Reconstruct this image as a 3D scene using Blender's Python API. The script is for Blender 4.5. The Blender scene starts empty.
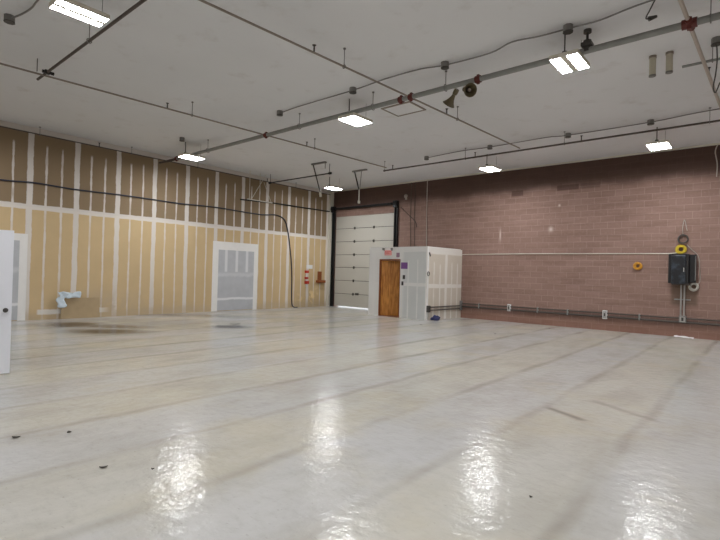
import bpy, bmesh, math, random
from mathutils import Vector, Matrix, noise as mnoise

S = bpy.context.scene
COL = S.collection
PI = math.pi
rnd = random.Random(7)

# ------------------------------------------------------------------ camera
cam_d = bpy.data.cameras.new('camera')
cam = bpy.data.objects.new('camera', cam_d)
COL.objects.link(cam)
S.camera = cam
cam_d.sensor_fit = 'HORIZONTAL'
cam_d.sensor_width = 36.0
cam_d.lens = 23.857
cam_d.clip_start = 0.05
cam.matrix_world = Matrix(((0.7619, -0.0161, 0.6475, 0.0),
                           (0.6471, -0.0241, -0.7620, 0.0),
                           (0.0279, 0.9996, -0.0080, 1.59),
                           (0, 0, 0, 1)))
R3 = Matrix(((0.762, -0.016, 0.647), (0.647, -0.024, -0.762), (0.027, 1.0, -0.008)))
q = R3.to_quaternion().normalized()
cam.matrix_world = Matrix.Translation((0, 0, 1.59)) @ q.to_matrix().to_4x4()

# ------------------------------------------------------------------ world, exposure, lights
S.view_settings.view_transform = 'Standard'
S.view_settings.look = 'None'
S.view_settings.gamma = 1.0
S.view_settings.use_curve_mapping = False
S.view_settings.exposure = 0.0
W = bpy.data.worlds.new('daylight')
S.world = W
W.use_nodes = True
bg = W.node_tree.nodes['Background']
bg.inputs[0].default_value = (0.9, 0.95, 1.0, 1)
bg.inputs[1].default_value = 1.6

LAMP_EMIT = 118.0          # strength of the lenses of the ceiling fixtures
LAMP_AREA_W = 92.0         # the further rows of the same fixtures, out of the frame
def row_lamp(x, y, watts=LAMP_AREA_W):
    d = bpy.data.lights.new('row_lamp', 'AREA')
    d.shape = 'RECTANGLE'; d.size = 0.5; d.size_y = 0.66
    d.energy = watts; d.color = (0.97, 0.985, 1.0)
    o = bpy.data.objects.new('row_lamp', d)
    o.location = (x, y, 5.08)
    COL.objects.link(o)
for lx, ly in ((-2.45, 2.35), (2.4, 2.35), (2.4, 8.1), (2.4, 14.3), (-13.8, 2.0),
               (-7.2, -3.7), (-2.4, -3.7), (2.4, -3.7)):
    row_lamp(lx, ly)

# ------------------------------------------------------------------ materials
def lin(c):
    c = c / 255.0
    return c / 12.92 if c <= 0.04045 else ((c + 0.055) / 1.055) ** 2.4
def rgb(r, g, b):
    return (lin(r), lin(g), lin(b), 1.0)

class NT:
    def __init__(self, name, rough=0.6, metal=0.0, spec=0.5):
        self.m = bpy.data.materials.new(name)
        self.m.use_nodes = True
        self.t = self.m.node_tree
        self.b = self.t.nodes['Principled BSDF']
        self.b.inputs['Roughness'].default_value = rough
        self.b.inputs['Metallic'].default_value = metal
        self.b.inputs['Specular IOR Level'].default_value = spec
        self._xyz = None
    def n(self, typ): return self.t.nodes.new(typ)
    def link(self, a, b): self.t.links.new(a, b)
    def put(self, sock, v):
        if hasattr(v, 'node'): self.link(v, sock)
        else: sock.default_value = v
    def coord(self):
        if not self._xyz:
            tc = self.n('ShaderNodeTexCoord'); s = self.n('ShaderNodeSeparateXYZ')
            self.link(tc.outputs['Object'], s.inputs[0])
            self._xyz = (s.outputs[0], s.outputs[1], s.outputs[2]); self.vec = tc.outputs['Object']
        return self._xyz
    def m_(self, op, a, b=0.0, c=0.0, clamp=False):
        nd = self.n('ShaderNodeMath'); nd.operation = op; nd.use_clamp = clamp
        self.put(nd.inputs[0], a); self.put(nd.inputs[1], b); self.put(nd.inputs[2], c)
        return nd.outputs[0]
    def add(self, a, b): return self.m_('ADD', a, b)
    def sub(self, a, b): return self.m_('SUBTRACT', a, b)
    def mul(self, a, b): return self.m_('MULTIPLY', a, b)
    def mx(self, a, b): return self.m_('MAXIMUM', a, b)
    def ss(self, v, lo, hi):                      # smooth step lo -> hi
        nd = self.n('ShaderNodeMapRange'); nd.interpolation_type = 'SMOOTHSTEP'
        self.put(nd.inputs[0], v); self.put(nd.inputs[1], lo); self.put(nd.inputs[2], hi)
        return nd.outputs[0]
    def vecm(self, x, y, z):
        c = self.n('ShaderNodeCombineXYZ')
        self.put(c.inputs[0], x); self.put(c.inputs[1], y); self.put(c.inputs[2], z)
        return c.outputs[0]
    def noise(self, scale, detail=2.0, scl=(1, 1, 1), rough=0.5, off=0.0):
        x, y, z = self.coord()
        v = self.vecm(self.m_('MULTIPLY_ADD', x, scl[0], off), self.m_('MULTIPLY_ADD', y, scl[1], off), self.m_('MULTIPLY_ADD', z, scl[2], off))
        nd = self.n('ShaderNodeTexNoise')
        self.link(v, nd.inputs['Vector'])
        nd.inputs['Scale'].default_value = scale; nd.inputs['Detail'].default_value = detail
        nd.inputs['Roughness'].default_value = rough
        return nd.outputs[0]
    def mix(self, f, a, b, mode='MIX'):
        nd = self.n('ShaderNodeMix'); nd.data_type = 'RGBA'; nd.blend_type = mode
        self.put(nd.inputs['Factor'], f); self.put(nd.inputs[6], a); self.put(nd.inputs[7], b)
        return nd.outputs[2]
    def blob(self, a, b, a0, b0, sa, sb):         # soft-edged spot with a place of its own
        u = self.m_('DIVIDE', self.sub(a, a0), sa); v = self.m_('DIVIDE', self.sub(b, b0), sb)
        r = self.add(self.mul(u, u), self.mul(v, v))
        return self.m_('EXPONENT', self.mul(r, -1.0))
    def color(self, c): self.put(self.b.inputs['Base Color'], c); return self
    def rough(self, c): self.put(self.b.inputs['Roughness'], c); return self
    def bump(self, h, strength=0.3, dist=0.02):
        nd = self.n('ShaderNodeBump'); nd.inputs['Strength'].default_value = strength
        nd.inputs['Distance'].default_value = dist
        self.link(h, nd.inputs['Height']); self.link(nd.outputs[0], self.b.inputs['Normal'])

def simple(name, c, rough=0.6, metal=0.0, var=0.12, scale=9.0):
    t = NT(name, rough, metal)
    nz = t.noise(scale, 3.0)
    d = (c[0] * (1 - var), c[1] * (1 - var), c[2] * (1 - var), 1)
    l = (min(1, c[0] * (1 + var)), min(1, c[1] * (1 + var)), min(1, c[2] * (1 + var)), 1)
    t.color(t.mix(nz, d, l))
    return t.m

M = {}
M['galv'] = simple('galvanised_steel', rgb(140, 141, 138), 0.5, 0.15, 0.2)
M['dark_pipe'] = simple('dark_iron', rgb(84, 75, 70), 0.55, 0.2)
M['pale_pipe'] = simple('pale_painted_pipe', rgb(182, 172, 162), 0.5)
M['tan_pipe'] = simple('dull_painted_pipe', rgb(140, 130, 120), 0.5)
M['tan_pipe2'] = simple('dull_cream_pipe', rgb(188, 182, 164), 0.6)
M['red'] = simple('red_oxide_coupling', rgb(92, 34, 28), 0.5, 0.0, 0.3)
M['black'] = simple('black_steel', rgb(28, 27, 28), 0.45, 0.2)
M['grey_box'] = simple('grey_box', rgb(128, 126, 124), 0.5, 0.3)
M['dark_grey'] = simple('dark_grey', rgb(72, 69, 66), 0.5, 0.2)
M['white_paint'] = simple('white_paint', rgb(232, 232, 232), 0.5, 0, 0.03)
M['off_white'] = simple('off_white', rgb(212, 207, 194), 0.55, 0, 0.06)
M['horn'] = simple('olive_brown_metal', rgb(96, 86, 62), 0.45, 0.2, 0.2)
M['yellow'] = simple('yellow_cable', rgb(198, 172, 40), 0.5, 0, 0.15, 40)
M['orange'] = simple('orange_cable', rgb(204, 146, 46), 0.5, 0, 0.15, 40)
M['grey_cable'] = simple('grey_cable', rgb(176, 172, 162), 0.5, 0, 0.15, 40)
M['cable'] = simple('blue_black_cable', rgb(46, 50, 66), 0.5)
M['steel'] = simple('worn_steel', rgb(175, 172, 168), 0.4, 0.5)
M['purple'] = simple('purple_notice', rgb(120, 74, 140), 0.5, 0, 0.2, 20)
M['pink'] = simple('pink_sign_face', rgb(236, 170, 165), 0.5, 0, 0.05)
M['exit_red'] = simple('exit_red', rgb(214, 50, 55), 0.5, 0, 0.05)
M['mauve'] = simple('mauve_grey', rgb(150, 120, 140), 0.5)
M['leaf'] = simple('dark_scrap', rgb(52, 46, 40), 0.8, 0, 0.3, 60)
M['door_white'] = simple('door_white', rgb(236, 238, 246), 0.4, 0, 0.02)
M['brown'] = simple('rust_brown', rgb(140, 78, 38), 0.6, 0, 0.25, 20)
M['red_paint'] = simple('red_paint', rgb(190, 60, 45), 0.5, 0, 0.2)
M['plastic'] = simple('pale_blue_plastic', rgb(212, 226, 236), 0.35, 0, 0.05)
M['tan_board'] = simple('tan_board', rgb(176, 154, 120), 0.7, 0, 0.15, 4)
M['navy'] = simple('navy_cloth', rgb(48, 52, 92), 0.8, 0, 0.3, 20)
M['brick_red'] = simple('plain_red_brown_paint', rgb(112, 74, 62), 0.7, 0, 0.15, 4)

# light lens
t = NT('lamp_lens', 0.4)
t.color((0.9, 0.9, 0.9, 1))
t.b.inputs['Emission Color'].default_value = (0.97, 0.985, 1.0, 1)
t.b.inputs['Emission Strength'].default_value = LAMP_EMIT
M['lens'] = t.m

# floor: old sealed concrete with lanes between long joints
t = NT('sealed_concrete', 0.2, 0, 0.16)
x, y, z = t.coord()
wob = t.mul(t.sub(t.noise(0.9, 3, (1, 0.5, 1)), 0.5), 0.22)
fx = t.add(x, wob)
u = t.m_('DIVIDE', t.add(fx, 5.28), 1.068)
k = t.m_('FLOOR', u)
par = t.m_('ABSOLUTE', t.m_('MODULO', k, 2.0))
fr = t.sub(u, k)
dj = t.mul(t.m_('MINIMUM', fr, t.sub(1.0, fr)), 1.068)
jn = t.noise(1.7, 3, (1, 0.35, 1), 0.6, 3.1)
joint = t.mul(t.sub(1.0, t.ss(dj, 0.0, t.m_('MULTIPLY_ADD', jn, 0.2, 0.0))), t.ss(jn, 0.25, 0.75))
edge = t.sub(1.0, t.ss(dj, 0.02, 0.12))
parity = t.m_('MULTIPLY_ADD', edge, t.sub(0.5, par), par)
big = t.noise(0.45, 4, (1, 1, 1), 0.55, 7.7)
par2 = t.m_('MULTIPLY_ADD', t.sub(big, 0.5), 1.3, t.m_('MULTIPLY_ADD', t.sub(parity, 0.5), 0.6, 0.5), True)
c = t.mix(par2, rgb(187, 186, 185), rgb(191, 187, 176))
med = t.noise(1.6, 6, (1, 0.45, 1), 0.65, 1.3)
c = t.mix(t.mul(t.ss(med, 0.4, 0.7), 0.5), c, rgb(162, 158, 149))
fine = t.noise(9, 6, (0.6, 1.4, 1), 0.7)
c = t.mix(t.mul(t.ss(fine, 0.45, 0.8), 0.35), c, rgb(154, 150, 142))
c = t.mix(t.mul(joint, 0.5), c, rgb(126, 118, 104))
sp = t.noise(38, 3, (0.5, 1.2, 1), 0.6, 11)
c = t.mix(t.mul(t.ss(sp, 0.62, 0.74), 0.35), c, rgb(128, 122, 112))
yl = t.noise(0.8, 5, (1, 1, 1), 0.6, 14)
c = t.mix(t.mul(t.ss(yl, 0.5, 0.7), 0.3), c, rgb(192, 182, 156))
# smears by the left wall and scuffs nearer the camera
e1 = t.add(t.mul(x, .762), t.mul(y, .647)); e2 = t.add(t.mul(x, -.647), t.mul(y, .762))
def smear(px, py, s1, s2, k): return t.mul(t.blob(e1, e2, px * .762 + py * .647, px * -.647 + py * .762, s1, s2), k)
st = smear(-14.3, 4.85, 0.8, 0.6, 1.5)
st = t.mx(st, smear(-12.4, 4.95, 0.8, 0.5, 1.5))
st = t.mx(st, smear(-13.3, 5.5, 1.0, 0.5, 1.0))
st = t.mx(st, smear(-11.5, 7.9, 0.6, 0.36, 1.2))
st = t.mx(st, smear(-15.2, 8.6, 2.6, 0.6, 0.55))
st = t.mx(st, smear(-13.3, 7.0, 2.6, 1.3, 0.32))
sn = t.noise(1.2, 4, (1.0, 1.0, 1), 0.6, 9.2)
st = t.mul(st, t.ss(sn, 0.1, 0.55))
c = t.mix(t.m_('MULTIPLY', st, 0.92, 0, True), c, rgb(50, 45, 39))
# long scuff
def scuff(ax, ay, bx, by, w):
    L = math.hypot(bx - ax, by - ay); ux, uy = (bx - ax) / L, (by - ay) / L
    px = t.sub(x, (ax + bx) / 2); py = t.sub(y, (ay + by) / 2)
    al = t.add(t.mul(px, ux), t.mul(py, uy)); ac = t.sub(t.mul(px, uy), t.mul(py, ux))
    return t.mul(t.sub(1.0, t.ss(t.m_('ABSOLUTE', al), L * 0.35, L * 0.55)), t.sub(1.0, t.ss(t.m_('ABSOLUTE', ac), 0.0, w)))
sc = t.mx(scuff(-2.05, 6.06, -1.51, 5.78, 0.09), t.mul(scuff(-1.75, 6.85, -0.85, 6.35, 0.1), 0.45))
c = t.mix(t.mul(sc, 0.6), c, rgb(110, 102, 92))
t.color(c)
rn = t.noise(2.2, 5, (1, 1, 1), 0.6, 5.0)
t.rough(t.m_('MULTIPLY_ADD', rn, 0.16, 0.1))
hb = t.add(t.noise(8.0, 3, (1.0, 1.0, 1), 0.5, 2.0), t.mul(t.noise(24, 2, (1, 1, 1)), 0.25))
t.bump(hb, 0.36, 0.017)
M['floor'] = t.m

# ceiling: grey painted deck, faintly patched
t = NT('ceiling_paint', 0.85)
n1 = t.noise(0.35, 4, (1, 1, 1), 0.5)
n2 = t.noise(2.0, 4, (1, 1, 1), 0.6, 4)
c = t.mix(n1, rgb(214, 215, 217), rgb(232, 232, 234))
c = t.mix(t.mul(t.ss(n2, 0.55, 0.8), 0.3), c, rgb(176, 168, 160))
t.color(c)
M['ceiling'] = t.m

# left wall: unpainted drywall, taped joints and screw lines
def drywall(name, axis, paper_lo, paper_hi, mud, y0, stud, seam, top, tape_w, screw_w, every=3, amount=0.9):
    t = NT(name, 0.85)
    x, y, z = t.coord()
    a = (x, y)[axis]
    wz = t.mul(t.sub(t.noise(1.1, 3, (1, 1, 1), 0.5), 0.5), 0.05)
    u = t.m_('DIVIDE', t.add(t.sub(a, y0), wz), stud)
    k = t.m_('ROUND', u)
    d = t.mul(t.m_('ABSOLUTE', t.sub(u, k)), stud)
    r = t.m_('ABSOLUTE', t.m_('MODULO', k, float(every)))
    istape = t.sub(1.0, t.m_('MINIMUM', r, 1.0))
    nw = t.noise(3.0, 3, (1, 0.7, 1.4), 0.6, 2.5)
    wt = t.mul(t.m_('MULTIPLY_ADD', nw, 0.6, 0.7), tape_w)
    ws = t.mul(t.m_('MULTIPLY_ADD', nw, 1.6, 0.2), screw_w)
    mt = t.mul(t.sub(1.0, t.ss(d, t.mul(wt, 0.85), t.mul(wt, 1.15))), istape)
    ms = t.mul(t.sub(1.0, t.ss(d, t.mul(ws, 0.6), t.mul(ws, 1.2))), t.sub(1.0, istape))
    # screw lines stop short of the top and of the seam
    endn = t.noise(1.3, 2, (1, 1, 0.0), 0.5, 6.0)
    ms = t.mul(ms, t.sub(1.0, t.ss(t.add(z, t.mul(endn, 0.5)), top - 0.12, top)))
    ms = t.mul(ms, t.m_('MULTIPLY_ADD', t.ss(t.noise(1.5, 2, (1, 1, 1), 0.5, 8.0), 0.3, 0.5), 0.45, 0.5))
    msk = t.mx(mt, ms)
    zn = t.add(z, t.mul(t.sub(nw, 0.5), 0.06))
    msk = t.mx(msk, t.sub(1.0, t.ss(t.m_('ABSOLUTE', t.sub(zn, seam)), tape_w * 0.85, tape_w * 1.15)))
    msk = t.mx(msk, t.ss(zn, top, top + 0.05))
    hi = t.ss(z, seam - 0.02, seam + 0.02)
    pn = t.noise(0.8, 4, (1, 1, 1), 0.6, 1.0)
    lo1 = t.mix(pn, tuple(v * 0.86 for v in paper_lo[:3]) + (1,), tuple(min(1, v * 1.1) for v in paper_lo[:3]) + (1,))
    c = t.mix(hi, lo1, paper_hi)
    c = t.mix(t.mul(msk, amount), c, mud)
    return t, c, (x, y, z)
t, c, (x, y, z) = drywall('taped_drywall', 1, rgb(206, 180, 138), rgb(140, 120, 94), rgb(222, 216, 210), 4.25, 0.4067, 3.26, 5.36, 0.075, 0.03)
# dust and mud low on the wall
dn = t.noise(2.3, 5, (1, 1, 1), 0.65, 3.3)
low = t.mul(t.sub(1.0, t.ss(t.add(z, t.mul(dn, -0.5)), -0.2, 0.18)), 0.6)
low = t.mx(low, t.mul(t.blob(y, z, 6.3, 0.35, 1.3, 0.45), t.mul(t.ss(dn, 0.35, 0.6), 0.75)))
c = t.mix(low, c, rgb(186, 168, 142))
zz_ = t.add(z, t.mul(t.sub(dn, 0.5), 0.12))
stk = t.mul(t.mul(t.ss(zz_, 0.13, 0.17), t.sub(1.0, t.ss(zz_, 0.27, 0.31))), t.mul(t.ss(y, 4.5, 4.56), t.sub(1.0, t.ss(y, 6.2, 6.6))))
c = t.mix(t.mul(stk, 0.8), c, rgb(226, 224, 220))
c = t.mix(t.mul(t.blob(y, z, 15.6, 0.45, 0.9, 0.35), t.ss(dn, 0.48, 0.6)), c, rgb(240, 214, 160))
t.color(c)
M['wall_left'] = t.m

# brick wall: painted block in running bond
t = NT('painted_block', 0.8)
x, y, z = t.coord()
br = t.n('ShaderNodeTexBrick')
t.link(t.vecm(x, z, 0.0), br.inputs['Vector'])
br.offset = 0.5
br.inputs['Scale'].default_value = 1.0
br.inputs['Brick Width'].default_value = 0.406
br.inputs['Row Height'].default_value = 0.2032
br.inputs['Mortar Size'].default_value = 0.008
br.inputs['Mortar Smooth'].default_value = 0.3
br.inputs['Bias'].default_value = 0.0
br.inputs['Color1'].default_value = rgb(140, 112, 101)
br.inputs['Color2'].default_value = rgb(150, 121, 110)
br.inputs['Mortar'].default_value = rgb(164, 138, 127)
c = br.outputs['Color']
pn = t.noise(0.6, 4, (1, 1, 1), 0.6)
c = t.mix(t.mul(t.ss(pn, 0.4, 0.7), 0.35), c, rgb(126, 98, 86))
hn = t.noise(1.6, 5, (0.5, 1, 3.5), 0.65, 4.0)
c = t.mix(t.mul(t.ss(hn, 0.42, 0.72), 0.45), c, rgb(112, 86, 74))
fn = t.noise(14, 4, (1, 1, 1), 0.7)
c = t.mix(t.mul(t.ss(fn, 0.5, 0.8), 0.3), c, rgb(176, 146, 134))
def rect(a0, a1, b0, b1, soft=0.02):
    ma = t.mul(t.ss(x, a0 - soft, a0 + soft), t.sub(1.0, t.ss(x, a1 - soft, a1 + soft)))
    mb = t.mul(t.ss(z, b0 - soft, b0 + soft), t.sub(1.0, t.ss(z, b1 - soft, b1 + soft)))
    return t.mul(ma, mb)
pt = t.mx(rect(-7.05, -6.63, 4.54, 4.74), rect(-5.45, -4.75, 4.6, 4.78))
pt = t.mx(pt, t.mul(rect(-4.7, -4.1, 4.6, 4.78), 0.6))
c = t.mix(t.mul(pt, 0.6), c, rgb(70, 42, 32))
# painted-in shade high on the wall; older paint where a wider panel once hung
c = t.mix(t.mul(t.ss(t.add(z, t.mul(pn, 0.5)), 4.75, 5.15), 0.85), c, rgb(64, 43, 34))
c = t.mix(t.mul(rect(-2.1, -1.46, 0.93, 1.55, 0.06), 0.6), c, rgb(84, 70, 52))
c = t.mix(t.mul(t.sub(1.0, t.ss(z, 0.12, 0.5)), 0.35), c, rgb(134, 84, 62))
wf = t.mx(t.blob(x, z, -5.63, 3.3, 0.07, 0.08), t.mx(t.blob(x, z, -7.45, 3.15, 0.03, 0.2), t.blob(x, z, -5.36, 4.1, 0.035, 0.04)))
c = t.mix(t.mul(wf, 0.8), c, rgb(214, 196, 184))
t.color(c)
t.bump(br.outputs['Fac'], -0.25, 0.01)
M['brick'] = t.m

# booth drywall
tb, c, _ = drywall('booth_front_drywall', 0, rgb(206, 208, 207), rgb(206, 208, 207), rgb(228, 227, 225), 1.335, 0.4067, 1.25, 2.42, 0.06, 0.03, 3, 0.75)
xx = tb._xyz[0]
c = tb.mix(tb.mul(tb.sub(1.0, tb.ss(xx, 0.2, 0.4)), 0.9), c, rgb(226, 225, 223))
tb.color(c); M['booth_front'] = tb.m
tb, c, _ = drywall('booth_side_drywall', 1, rgb(200, 190, 176), rgb(200, 190, 176), rgb(224, 220, 214), 0.05, 0.36, 1.22, 2.36, 0.07, 0.035, 3, 0.85)
tb.color(c); M['booth_side'] = tb.m
# infilled doorway
t = NT('infill_drywall', 0.85)
x, y, z = t.coord()
nz = t.noise(3, 4)
v = t.m_('MULTIPLY', t.sub(1.0, t.ss(t.m_('ABSOLUTE', t.sub(t.m_('PINGPONG', t.add(y, 0.95), 0.245), 0.0)), 0.04, 0.08)), t.ss(z, 1.5, 1.56))
hs = t.sub(1.0, t.ss(t.m_('ABSOLUTE', t.sub(t.add(z, t.mul(nz, 0.2)), 1.52)), 0.02, 0.12))
hs = t.mx(t.mul(hs, 0.35), t.sub(1.0, t.ss(t.m_('ABSOLUTE', t.sub(t.add(z, t.mul(nz, 0.1)), 0.52)), 0.02, 0.07)))
c = t.mix(nz, rgb(176, 178, 182), rgb(200, 202, 206))
c = t.mix(t.mx(t.mul(v, 0.8), hs), c, rgb(228, 228, 230))
t.color(c); M['infill'] = t.m
M['mud'] = simple('joint_compound', rgb(236, 234, 231), 0.85, 0, 0.05, 5)

# oak door
t = NT('golden_oak', 0.4)
x, y, z = t.coord()
wv = t.n('ShaderNodeTexNoise'); wv.inputs['Scale'].default_value = 1.0; wv.inputs['Detail'].default_value = 5
t.link(t.vecm(t.mul(x, 22.0), t.mul(y, 22.0), t.mul(z, 2.2)), wv.inputs['Vector'])
big = t.noise(5, 3, (1, 1, 0.6))
c = t.mix(t.ss(wv.outputs[0], 0.3, 0.7), rgb(176, 108, 34), rgb(218, 150, 66))
c = t.mix(t.mul(t.ss(big, 0.5, 0.75), 0.5), c, rgb(150, 88, 28))
t.color(c); M['oak'] = t.m
# garage door
M['gdoor'] = simple('garage_door_white', rgb(192, 189, 180), 0.5, 0, 0.04, 1.5)
t = NT('panel_black', 0.3); nz = t.noise(4, 4)
t.color(t.mix(t.ss(nz, 0.45, 0.7), rgb(20, 22, 27), rgb(58, 66, 78))); M['panel_face'] = t.m

# ------------------------------------------------------------------ builders
class MB:
    def __init__(self): self.bm = bmesh.new()
    def _xf(self, vs, m):
        for v in vs: v.co = m @ v.co
    def box(self, lo, hi, rot=None, bevel=0.0):
        lo, hi = Vector(lo), Vector(hi); c = (lo + hi) / 2; s = hi - lo
        r = bmesh.ops.create_cube(self.bm, size=1.0)
        vs = r['verts']
        for v in vs: v.co = Vector((v.co.x * s.x, v.co.y * s.y, v.co.z * s.z))
        if bevel > 0:
            es = list({e for v in vs for e in v.link_edges})
            g = bmesh.ops.bevel(self.bm, geom=es, offset=bevel, segments=2, affect='EDGES', profile=0.5)
            vs = list({v for f in g['faces'] for v in f.verts} | {v for v in vs if v.is_valid})
        m = Matrix.Translation(c)
        if rot: m = m @ rot.to_4x4()
        self._xf(vs, m)
        return self
    def cyl(self, p0, p1, r0, r1=None, n=12):
        p0, p1 = Vector(p0), Vector(p1); d = p1 - p0
        r = bmesh.ops.create_cone(self.bm, cap_ends=True, segments=n, radius1=r0, radius2=r0 if r1 is None else r1, depth=d.length)
        self._xf(r['verts'], Matrix.Translation((p0 + p1) / 2) @ d.to_track_quat('Z', 'Y').to_matrix().to_4x4())
        return self
    def tube(self, pts, r, n=8):
        pts = [Vector(p) for p in pts]
        rings = []; up = None
        for i, p in enumerate(pts):
            a = pts[max(i - 1, 0)]; b = pts[min(i + 1, len(pts) - 1)]
            d = (b - a).normalized()
            if up is None:
                up = d.orthogonal().normalized()
            else:
                up = (up - d * up.dot(d)).normalized()
            s = d.cross(up)
            rings.append([self.bm.verts.new(p + r * (math.cos(2 * PI * j / n) * up + math.sin(2 * PI * j / n) * s)) for j in range(n)])
        for A, B in zip(rings, rings[1:]):
            for j in range(n):
                self.bm.faces.new((A[j], A[(j + 1) % n], B[(j + 1) % n], B[j]))
        self.bm.faces.new(rings[0][::-1]); self.bm.faces.new(rings[-1])
        return self
    def lathe(self, prof, origin, axis, n=20):
        m = Matrix.Translation(Vector(origin)) @ Vector(axis).normalized().to_track_quat('Z', 'Y').to_matrix().to_4x4()
        rings = []
        for r, h in prof:
            rings.append([self.bm.verts.new(m @ Vector((r * math.cos(2 * PI * j / n), r * math.sin(2 * PI * j / n), h))) for j in range(n)])
        for A, B in zip(rings, rings[1:]):
            for j in range(n):
                self.bm.faces.new((A[j], A[(j + 1) % n], B[(j + 1) % n], B[j]))
        return self
    def torus(self, c, R, r, axis, n=24, k=8, wob=0.0):
        m = Matrix.Translation(Vector(c)) @ Vector(axis).normalized().to_track_quat('Z', 'Y').to_matrix().to_4x4()
        rings = []
        for i in range(n):
            a = 2 * PI * i / n; RR = R * (1 + wob * math.sin(3 * a + R * 90))
            rings.append([self.bm.verts.new(m @ Vector(((RR + r * math.cos(2 * PI * j / k)) * math.cos(a), (RR + r * math.cos(2 * PI * j / k)) * math.sin(a), r * math.sin(2 * PI * j / k)))) for j in range(k)])
        for i in range(n):
            A, B = rings[i], rings[(i + 1) % n]
            for j in range(k): self.bm.faces.new((A[j], A[(j + 1) % k], B[(j + 1) % k], B[j]))
        return self
    def prism(self, poly, z0, z1):
        a = [self.bm.verts.new((p[0], p[1], z0)) for p in poly]; b = [self.bm.verts.new((p[0], p[1], z1)) for p in poly]
        n = len(poly)
        self.bm.faces.new(a[::-1]); self.bm.faces.new(b)
        for i in range(n): self.bm.faces.new((a[i], a[(i + 1) % n], b[(i + 1) % n], b[i]))
        return self
    def build(self, name, mat, parent=None, smooth=False, origin=None):
        off = Vector(origin) if origin else Vector((0, 0, 0))
        p = parent
        while p is not None: off = off + p.location; p = p.parent
        bmesh.ops.recalc_face_normals(self.bm, faces=self.bm.faces[:])
        for v in self.bm.verts: v.co -= off
        me = bpy.data.meshes.new(name); self.bm.to_mesh(me); self.bm.free()
        me.materials.append(mat)
        if smooth:
            for f in me.polygons: f.use_smooth = True
            me.set_sharp_from_angle(angle=math.radians(40))
        o = bpy.data.objects.new(name, me); COL.objects.link(o)
        o.parent = parent
        if origin: o.location = origin
        return o

def tag(o, label, cat=None, group=None, kind=None):
    o['label'] = label
    if cat: o['category'] = cat
    if group: o['group'] = group
    if kind: o['kind'] = kind
    return o
def thing(name, label, cat, loc, group=None, kind=None):
    o = bpy.data.objects.new(name, None); o.empty_display_size = 0.1
    o.location = loc; COL.objects.link(o)
    return tag(o, label, cat, group, kind)
def struct(o): o['kind'] = 'structure'; return o
def copy_tree(o, parent=None):
    kids = list(o.children)
    c = o.copy(); COL.objects.link(c)
    if parent is not None: c.parent = parent
    for ch in kids: copy_tree(ch, c)
    return c
def smooth_path(pts, per=6):
    P = [Vector(p) for p in pts]; out = []
    for i in range(len(P) - 1):
        p0 = P[max(i - 1, 0)]; p1 = P[i]; p2 = P[i + 1]; p3 = P[min(i + 2, len(P) - 1)]
        for s in range(per):
            u = s / per
            out.append(0.5 * ((2 * p1) + (p2 - p0) * u + (2 * p0 - 5 * p1 + 4 * p2 - p3) * u * u + (3 * p1 - p0 - 3 * p2 + p3) * u ** 3))
    out.append(P[-1]); return out

# ------------------------------------------------------------------ the shell
XL, YB, ZC, XR, YN = -16.1, 16.7, 5.55, 5.5, -7.0
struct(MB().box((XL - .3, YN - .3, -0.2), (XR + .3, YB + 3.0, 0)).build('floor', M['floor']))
struct(MB().box((XL - .3, YN - .3, ZC), (XR + .3, YB + .3, ZC + .2)).build('ceiling', M['ceiling']))
struct(MB().box((XL - .2, YN, 0), (XL, YB, ZC)).build('wall_left', M['wall_left']))
GX0, GX1, GZ = -15.76, -12.26, 4.30
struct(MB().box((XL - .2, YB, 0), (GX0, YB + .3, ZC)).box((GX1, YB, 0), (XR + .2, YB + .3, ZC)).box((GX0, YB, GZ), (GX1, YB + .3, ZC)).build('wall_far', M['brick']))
struct(MB().box((XR, YN, 0), (XR + .2, YB, ZC)).build('wall_right', M['brick_red']))
struct(MB().box((XL - .2, YN - .2, 0), (XR + .2, YN, ZC)).build('wall_near', M['off_white']))
struct(MB().box((-8.75, YN, 0), (-8.62, 1.02, 2.9)).build('wall_office', M['white_paint']))
struct(MB().box((XL, YB - 0.03, ZC - 0.05), (XR, YB, ZC)).build('trim_1', M['off_white']))
struct(MB().box((XL, YB - 0.2, 0), (XL + .16, YB, ZC - .05)).build('trim_2', M['off_white']))

# ------------------------------------------------------------------ garage door
gd = thing('door_1', 'tall white sectional garage door between black tracks in the far corner', 'garage door', (-14.0, YB, 0), kind='structure')
zs = [0.03, 0.633, 1.257, 1.873, 2.472, 3.09, 3.709, 4.29]
for a, b in zip(zs, zs[1:]):
    mb = MB().box((GX0 - .02, YB + .03, a + .01), (GX1 + .02, YB + .08, b - .01), bevel=0.006)
    sec = mb.build('door_section', M['gdoor'], gd)
for zz in zs[1:-1]:
    MB().box((GX0 - .02, YB + .045, zz - .011), (GX1 + .02, YB + .075, zz + .011)).build('seam_seal', M['dark_grey'], gd)
    for xx in (-14.57, -13.43):
        MB().box((xx - .035, YB - .01, zz - .06), (xx + .035, YB + .031, zz + .06), bevel=0.006).cyl((xx - .05, YB - .015, zz), (xx + .05, YB - .015, zz), 0.016).build('hinge', M['dark_grey'], gd)
hd = MB().box((-14.42, YB - .03, 0.6), (-14.24, YB + .031, 0.70), bevel=0.01).build('handle', M['dark_grey'], gd)
for xx in (GX0 - .1, GX1 + .1):
    top = 4.62
    MB().box((xx - .09, YB - .1, 0), (xx - .05, YB, top)).box((xx + .05, YB - .1, 0), (xx + .09, YB, top)).box((xx - .09, YB - .03, 0), (xx + .09, YB, top)).build('track', M['black'], gd)
    MB().box((xx - .1, YB - .2, 4.5), (xx + .1, YB, 4.78), bevel=0.01).cyl((xx - .06, YB - .12, 4.66), (xx + .06, YB - .12, 4.66), 0.13).build('cable_drum', M['black'], gd)
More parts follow.
